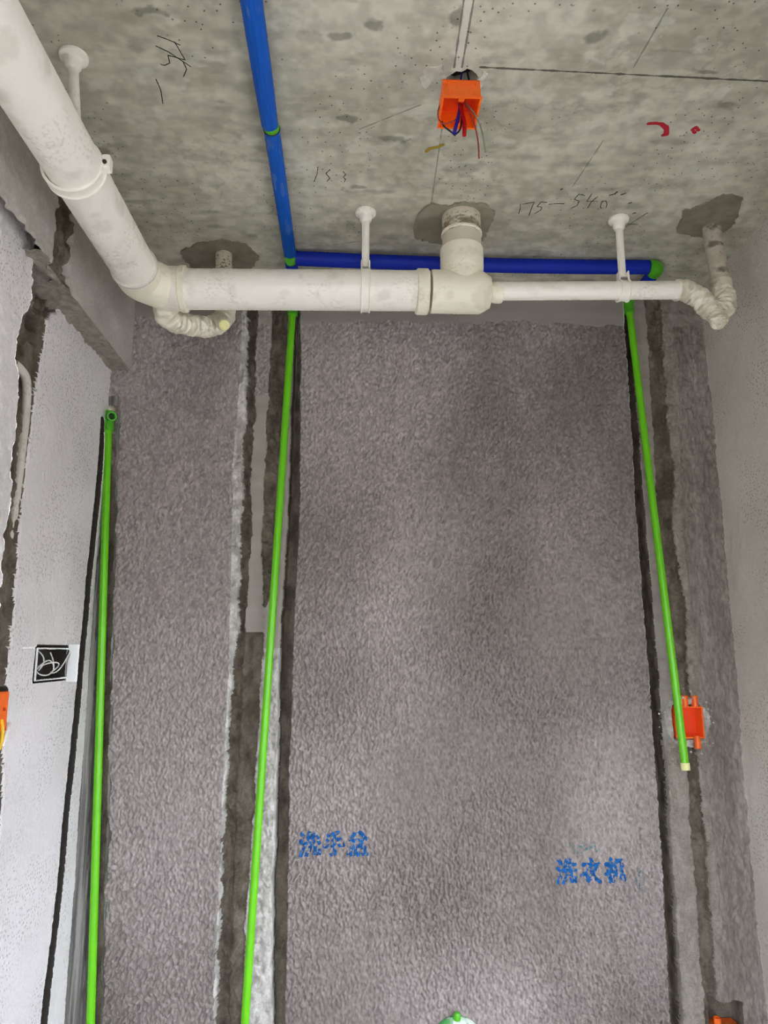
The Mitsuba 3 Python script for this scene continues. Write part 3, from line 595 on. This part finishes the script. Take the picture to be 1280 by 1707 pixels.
hanger(-.588, 1.372, zm(1.372), RM, (0, 1, 0), 'white hanger nearest the viewer, its flange left of the pencilled scribble', w=.030, tab=(.066, 0, .012), lean=(.020, 0))
hanger(.041, 1.905, zx(.04), .0560, (1, 0, 0), 'white hanger clamping the wide cross pipe, left of the tee')
hanger(.779, 1.907, zb_(.775), .0262, (1, 0, 0), 'white hanger clamping the thin branch pipe right of the tee', w=.030)

# ================================================================ BLUE AND GREEN WATER PIPES
blue = thing('water_pipe', 'blue sleeved water pipe running along the ceiling to a tee and across the back', 'water pipe')
XBL, ZBL = -.190, 2.665
YX, ZX = 2.125, 2.662
yj = ceil(452, 213, ZBL)[1]
ptube('sleeve', [(XBL - .003, y, ZBL) for y in np.linspace(-.4, yj - .012, 16)], np.r_[np.full(14, .0215), .0212, .0195], 'blue_sleeve', blue, n=36)
ptube('sleeve', [(XBL, y, ZBL) for y in np.linspace(yj + .006, YX - .010, 10)], .0192, 'blue_sleeve', blue, n=36)
obj('joint', ring((XBL, yj, ZBL), (0, 1, 0), .012, .0185, .020, n=32), 'green_fitting', blue)
obj('joint_tape', ring((XBL, yj + .003, ZBL), (0, 1, 0), .017, .0202, .0035, n=32), 'wire_black', blue)
tee2 = cat(ring((XBL, YX + .0, ZX), (0, 1, 0), .010, .0175, .055, n=30), ring((XBL + .015, YX, ZX), (1, 0, 0), .010, .0175, .05, n=30), place(lathe([(0, -.004), (.0155, -.004), (.017, 0), (.0155, .006), (0, .006)], 24), (XBL, YX - .015, ZX - .014), (0, -.8, -.6)))
obj('tee', tee2, 'green_fitting', blue)
ptube('sleeve', [(x, YX + .002 * math.sin(x * 3), ZX - .006 * (1 - (x - .4) ** 2 * 3)) for x in np.linspace(XBL + .018, .955, 24)], .0225, 'deep_blue_sleeve', blue, n=36)
XE = .985
elg = fillet([(XE - .028, YX, ZX - .002), (XE, YX, ZX - .002), (XE, YX + .03, ZX - .002)], .018, 8)
ptube('elbow', elg, .0235, 'green_fitting', blue, n=30)
ptube('stub', [(XE, YX + .02, ZX), (XE, 2.20, ZX - .006), (XE - .008, 2.275, ZX - .014)], .0205, 'deep_blue_sleeve', blue, n=30)
ptube('stub', [(XBL, YX + .02, ZX), (XBL + .001, 2.20, ZX - .005), (XBL, 2.285, ZX - .012)], .0195, 'deep_blue_sleeve', blue, n=30)

def drop(label, a, b, r=.0115):
    k = thing('green_pipe', label, 'green pipe', 'green water pipes on the back wall')
    ptube('pipe', [np.array(a) + (np.array(b) - np.array(a)) * t for t in np.linspace(0, 1, 12)], r, 'green_pipe', k, n=30)
    return k
def at(u, v, y): return back(u, v, y)
ta, tb = at(488, 515, 2.298), at(408, 1707, 2.262); tb = tb + (tb - ta) * .12
k = drop('green water pipe slanting down the chase left of the middle panel', ta, tb)
obj('elbow', cat(ring(ta + np.array([0, 0, .002]), (0, 0, 1), .010, .0165, .05, n=30), place(lathe([(0, -.02), (.0165, -.02), (.0165, .02), (0, .02)], 30), ta + np.array([0, -.004, .028]), (0, 1, 0))), 'green_fitting', k)
ra, rb = at(1048, 512, 2.296), at(1141.5, 1272, 2.232)
k = drop('green water pipe hanging down the right chase to a cream end cap', ra, rb)
dv = (rb - ra) / np.linalg.norm(rb - ra)
obj('end_cap', place(lathe([(0, -.020), (.0128, -.020), (.0132, -.017), (.0132, .001), (0, .001)], 28), rb, -dv), 'cream_cap', k)
obj('elbow', cat(ring(ra, (0, 0, 1), .010, .0165, .046, n=30), place(lathe([(0, -.02), (.0165, -.02), (.0165, .02), (0, .02)], 30), ra + np.array([0, -.004, .026]), (0, 1, 0))), 'green_fitting', k)
ca, cb = at(180.5, 712, 2.298), at(151, 1707, 2.292); cb = cb + (cb - ca) * .10
k = drop('green water pipe in the left corner with an open elbow on top', ca, cb)
nz = at(186.5, 694, 2.262)
hub = ca + np.array([.000, 0, .036])
obj('elbow', cat(ring(ca + np.array([0, 0, .010]), (0, 0, 1), .010, .0165, .046, n=30), place(lathe([(0, 0), (.0155, 0), (.0165, .004), (.0165, .030), (0, .030)], 28), ca + np.array([0, 0, .022]))), 'green_fitting', k)
ax = nz - (hub + np.array([0, .0, 0])); ax /= np.linalg.norm(ax)
mo = obj('mouth', place(lathe([(.0105, -.034), (.0155, -.034), (.0155, .0), (.0145, .0015), (.0112, .0015), (.0100, 0), (.0098, -.03), (0, -.03)], 30), nz, ax), 'green_fitting', k)
obj('bore', place(lathe([(0, -.022), (.0098, -.022)], 24), nz, ax), 'green_dark', mo, smooth=False)

# ================================================================ BOXES, WIRES, CONDUIT
def open_box(w, h, d, t=.0022):
    """A wall box: w x h mouth at z=0, body going down to z=-d."""
    a = trimesh.creation.extrude_polygon(Polygon([(-w/2, -h/2), (w/2, -h/2), (w/2, h/2), (-w/2, h/2)]).difference(Polygon([(-w/2+t, -h/2+t), (w/2-t, -h/2+t), (w/2-t, h/2-t), (-w/2+t, h/2-t)])), d, engine='earcut')
    a.apply_translation((0, 0, -d)); f = trimesh.creation.box((w, h, t)); f.apply_translation((0, 0, -d + t / 2))
    lip = trimesh.creation.extrude_polygon(Polygon([(-w/2-.0022, -h/2-.0022), (w/2+.0022, -h/2-.0022), (w/2+.0022, h/2+.0022), (-w/2-.0022, h/2+.0022)]).difference(Polygon([(-w/2+t, -h/2+t), (w/2-t, -h/2+t), (w/2-t, h/2-t), (-w/2+t, h/2-t)])), .004, engine='earcut')
    lip.apply_translation((0, 0, -.004)); return a, f, lip
def orient(mesh, o, zdir, ydir):
    z = np.array(zdir, float); z /= np.linalg.norm(z); y = np.array(ydir, float); y -= z * (y @ z); y /= np.linalg.norm(y)
    M = np.eye(4); M[:3, 0] = np.cross(y, z); M[:3, 1] = y; M[:3, 2] = z; M[:3, 3] = o
    mm = mesh.copy(); mm.apply_transform(M); return mm
# ceiling box hanging out of its hole by the wires
bo = (np.array([.224, 1.343, 2.556]), (0.0, -.10, -1), (0, -1, 0.1))
jb = thing('junction_box', 'orange junction box dangling open from the broken hole in the ceiling', 'junction box')
A, Fl, Lp = open_box(.078, .080, .046)
obj('body', orient(A, *bo), 'orange_plastic', jb, smooth=False); obj('back_plate', orient(Fl, *bo), 'orange_inside', jb, smooth=False); obj('rim', orient(Lp, *bo), 'orange_plastic', jb, smooth=False)
for s in (-1, 1):
    kn = trimesh.creation.annulus(.0103, .0117, .0030, sections=28); kn = kn.slice_plane((0, 0, 0), (0, 1, 0)); kn = orient(kn, (s * .018, .0403, -.030), (0, 1, 0), (0, 0, -1))
    obj('knockout', orient(kn, *bo), 'orange_plastic', jb, smooth=False)
    rib = cat(box((s * .022 - .004, .0408, -.011), (.0014, .0016, .014)), box((s * .022 + .004, .0408, -.011), (.0014, .0016, .014)), box((s * .022, .0408, -.004), (.0094, .0016, .0014)))
    obj('latch', orient(rib, *bo), 'orange_plastic', jb, smooth=False)
for s in (-1, 1): obj('screw_tab', orient(box((0, s * .033, -.003), (.012, .010, .003)), *bo), 'orange_plastic', jb, smooth=False)
def wire(label, pts, m, r=.0016, n=40, cat_='wire'):
    k = thing('electrical_wire', label, cat_, None)
    V_, F_, U_ = tube(spline(pts, n), r, n=10)
    scene[k] = mikit.ply((V_, F_), m, smooth=True, uv=U_); return k
b3 = lambda x, y: (690 + x * 140 / 1280, 90 + y * 180 / 1646)
def W(x, y, yy): return tuple(back(*b3(x, y), yy))
hole_in = (HC[0] + .005, HC[1] + .01, ZC + .05)
wire('loose red-brown wire end hanging right of the ceiling box', [W(720, 640, 1.36), W(790, 780, 1.345), W(880, 960, 1.34), W(960, 1230, 1.335), W(990, 1590, 1.33)], 'wire_brown')
wire('loose grey-green wire end, outermost right of the ceiling box', [W(700, 640, 1.365), W(780, 740, 1.35), W(900, 880, 1.345), W(1030, 1170, 1.34), W(1095, 1500, 1.335)], 'wire_grey')
wire('dark wire looping round inside the ceiling box', [W(440, 700, 1.36), W(370, 850, 1.355), W(370, 970, 1.35), W(440, 1060, 1.345), W(600, 1020, 1.345), W(730, 900, 1.35), W(720, 760, 1.365)], 'wire_brown', .0014)
wire('dark blue wire bent to a point under the ceiling box', [W(430, 1040, 1.355), W(490, 1130, 1.345), W(570, 1190, 1.34), W(625, 1245, 1.335)], 'wire_black', .0018)
wire('thick blue taped wire ends under the ceiling box', [W(700, 760, 1.37), W(690, 900, 1.355), W(660, 1020, 1.345), W(610, 1215, 1.335)], 'wire_blue', .0040, cat_='taped wire')
wire('black wire curving beside the blue taped ends', [W(715, 900, 1.365), W(720, 1080, 1.35), W(690, 1170, 1.345), W(620, 1220, 1.338)], 'wire_black', .0018)
wire('thick red taped wire end under the ceiling box', [W(720, 780, 1.36), W(730, 900, 1.352), W(765, 1030, 1.345), W(772, 1160, 1.34), W(765, 1240, 1.338)], 'wire_red', .0044, cat_='taped wire')
wire('dark blue wire running up into the ceiling hole', [W(690, 560, 1.385), (HC[0] - .005, HC[1] + .0, ZC - .02), hole_in], 'wire_blue', .0018)
wire('black wires holding the box from the ceiling hole', [W(560, 560, 1.38), (HC[0] + .01, HC[1] - .01, ZC - .03), (HC[0] + .012, HC[1] - .004, ZC + .05)], 'wire_black', .0022)

def stub(o, axis, ln, m='orange_plastic'):
    return place(lathe([(.0085, 0), (.0105, 0), (.0105, .006), (.0098, .007), (.0098, ln - .004), (.0108, ln - .002), (.0100, ln), (.0085, ln), (.0085, 0)], 24), o, axis)
sb_ = thing('socket_box', 'orange socket box mortared into the right chase behind the green pipe', 'socket box')
o1 = (np.array([(bx0 + bx1) / 2, YB - .006, (bz0 + bz1) / 2]), (0, -1, 0), (0, 0, 1))
A, Fl, Lp = open_box(bx1 - bx0, bz1 - bz0, .048)
obj('body', orient(A, *o1), 'orange_plastic', sb_, smooth=False); obj('back_plate', orient(Fl, *o1), 'orange_inside', sb_, smooth=False); obj('rim', orient(Lp, *o1), 'orange_plastic', sb_, smooth=False)
for x in (back(1143.5, 1170)[0], back(1159.5, 1170)[0]): obj('conduit_stub', stub((x, YB + .008, bz1), (0, 0, 1), .034), 'orange_plastic', sb_)
obj('conduit_stub', stub((back(1160, 1230)[0], YB - .008, bz0 + .006), (0, 0, -1), .038), 'orange_plastic', sb_)
# mortar splashes round it
sp = []
for i in range(46):
    a, rr = rng.uniform(0, 6.28), rng.uniform(.062, .095)
    s = trimesh.creation.icosphere(1, rng.uniform(.0016, .0040)); s.apply_scale((1, .6, 1)); s.apply_translation((1.052 + rr * math.cos(a) * 1.0, YB - .001, 1.232 + rr * 1.1 * math.sin(a))); sp.append(s)
obj('mortar_crumbs', cat(*sp), 'light_mortar', wb, label='mortar crumbs round the orange box', kind='stuff')
s2 = thing('socket_box', 'orange socket box at the bottom edge, low in the right chase', 'socket box')
A, Fl, Lp = open_box(.078, .078, .046)
zt = back(1180, 1712)[2]
o2 = (np.array([1.100, YB + .006, zt - .040]), (0, -1, 0), (0, 0, 1))
obj('body', orient(A, *o2), 'orange_plastic', s2, smooth=False); obj('back_plate', orient(Fl, *o2), 'orange_inside', s2, smooth=False); obj('rim', orient(Lp, *o2), 'orange_plastic', s2, smooth=False)
obj('conduit_stub', stub((back(1194, 1695)[0], YB - .004, zt), (0, 0, 1), .026), 'orange_plastic', s2)
# left wall: recessed white box with a hinged cover and white wires
hy, hz = (hy0 + hy1) / 2, (hz0 + hz1) / 2
wbx = thing('wall_box', 'white recessed wall box stuffed with wires on the left wall', 'wall box')
A, Fl, Lp = open_box(hy1 - hy0 - .006, hz1 - hz0 - .004, .046)
o3 = (np.array([XL + .002, hy, hz]), (1, 0, 0), (0, 0, 1))
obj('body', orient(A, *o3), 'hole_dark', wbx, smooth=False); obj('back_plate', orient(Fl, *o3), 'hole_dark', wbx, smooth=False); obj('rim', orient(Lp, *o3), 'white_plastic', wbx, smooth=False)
obj('cover', bevel_box((XL + .016, hy1 - .002, hz), (.030, .006, hz1 - hz0 + .020), .002), 'white_plastic', wbx, label='white cover plate standing out from the wall')
def LW(y, z, x): return (XL + x, hy + y * (hy1 - hy0), hz + z * (hz1 - hz0))
for lbl, pts in (('white wire curled in a loop in the left wall box', [LW(-.4, .3, -.03), LW(-.36, -.1, -.012), LW(-.1, .1, .002), LW(.0, -.1, .004), LW(-.2, -.35, .002), LW(-.4, -.2, -.006), LW(-.2, .0, .0), LW(.2, -.3, -.02)]),
                 ('white wire standing straight in the left wall box', [LW(-.25, .42, -.02), LW(-.2, .1, -.006), LW(-.22, -.2, -.016)]),
                 ('white wire leaning at the middle of the left wall box', [LW(.05, .36, -.012), LW(.08, .05, -.004), LW(.25, -.3, -.02)]),
                 ('white wire arching towards the cover of the left wall box', [LW(.22, -.3, -.02), LW(.3, .0, .006), LW(.42, .36, .012), LW(.46, .1, .008)])):
    wire(lbl, pts, 'wire_white', .0017)
wire('black wire arching to the cover of the left wall box', [LW(.2, -.32, -.024), LW(.34, .05, .002), LW(.46, .42, .004)], 'wire_black', .0020)
# orange box at the left edge
s3 = thing('socket_box', 'orange socket box cut off by the left edge of the photo', 'socket box')
A, Fl, Lp = open_box(.088, .088, .046)
o4 = (np.array([XL + .003, oy, oz]), (1, 0, 0), (0, 0, 1))
obj('body', orient(A, *o4), 'orange_plastic', s3, smooth=False)
obj('cover', bevel_box((XL + .002, oy, oz), (.006, .088, .086), .0015), 'orange_plastic', s3)
tx = meshkit.text_mesh('A6', .008, .0006); obj('lettering', orient(tx, (XL + .0052, oy + .018, oz + .002), (1, 0, 0), (0, 0, 1)), 'wire_red', s3, smooth=False)
wire('yellow wire below the orange box at the left edge', [tuple(left(2, 1200, XL + .004)), tuple(left(4, 1222, XL + .010)), tuple(left(-2, 1250, XL + .006))], 'wire_yellow', .0045)
wire('white wire end below the orange box at the left edge', [tuple(left(15, 1206, XL + .004)), tuple(left(11, 1222, XL + .012)), tuple(left(4, 1244, XL + .010))], 'wire_white', .0040)
# grey conduit in the left chase
cd = thing('conduit', 'white plastic conduit lying in the broken chase of the left wall', 'conduit')
ptube('pipe', spline([left(24, 606, XL - .004), left(36, 618, XL + .002), left(44, 636, XL - .004), left(44, 670, XL - .012), left(37, 740, XL - .014), left(30, 800, XL - .016), left(24, 850, XL - .020), left(15, 920, XL - .026)], 50), .0105, 'pvc_grey', cd, n=24)

# green and white cap at the foot of the middle panel
dz = back(762, 1690)[2]
dm = thing('domed_cap', 'round plaster-smeared green cap on the back wall at the bottom edge', 'cap')
o5 = np.array([.316, YB - .004, dz - .082])
prof = [(0, .030), (.030, .029), (.055, .025), (.070, .017), (.078, .006), (.079, 0), (.076, -.004), (0, -.004)]
obj('dome', place(lathe(prof, 48), o5, (0, -1, 0)), 'green_white_plaster', dm)
obj('nub', place(lathe([(0, .020), (.006, .019), (.0095, .014), (.011, 0), (0, 0)], 24), o5 + np.array([0, -.006, .072]), (0, -.1, 1)), 'green_fitting', dm)
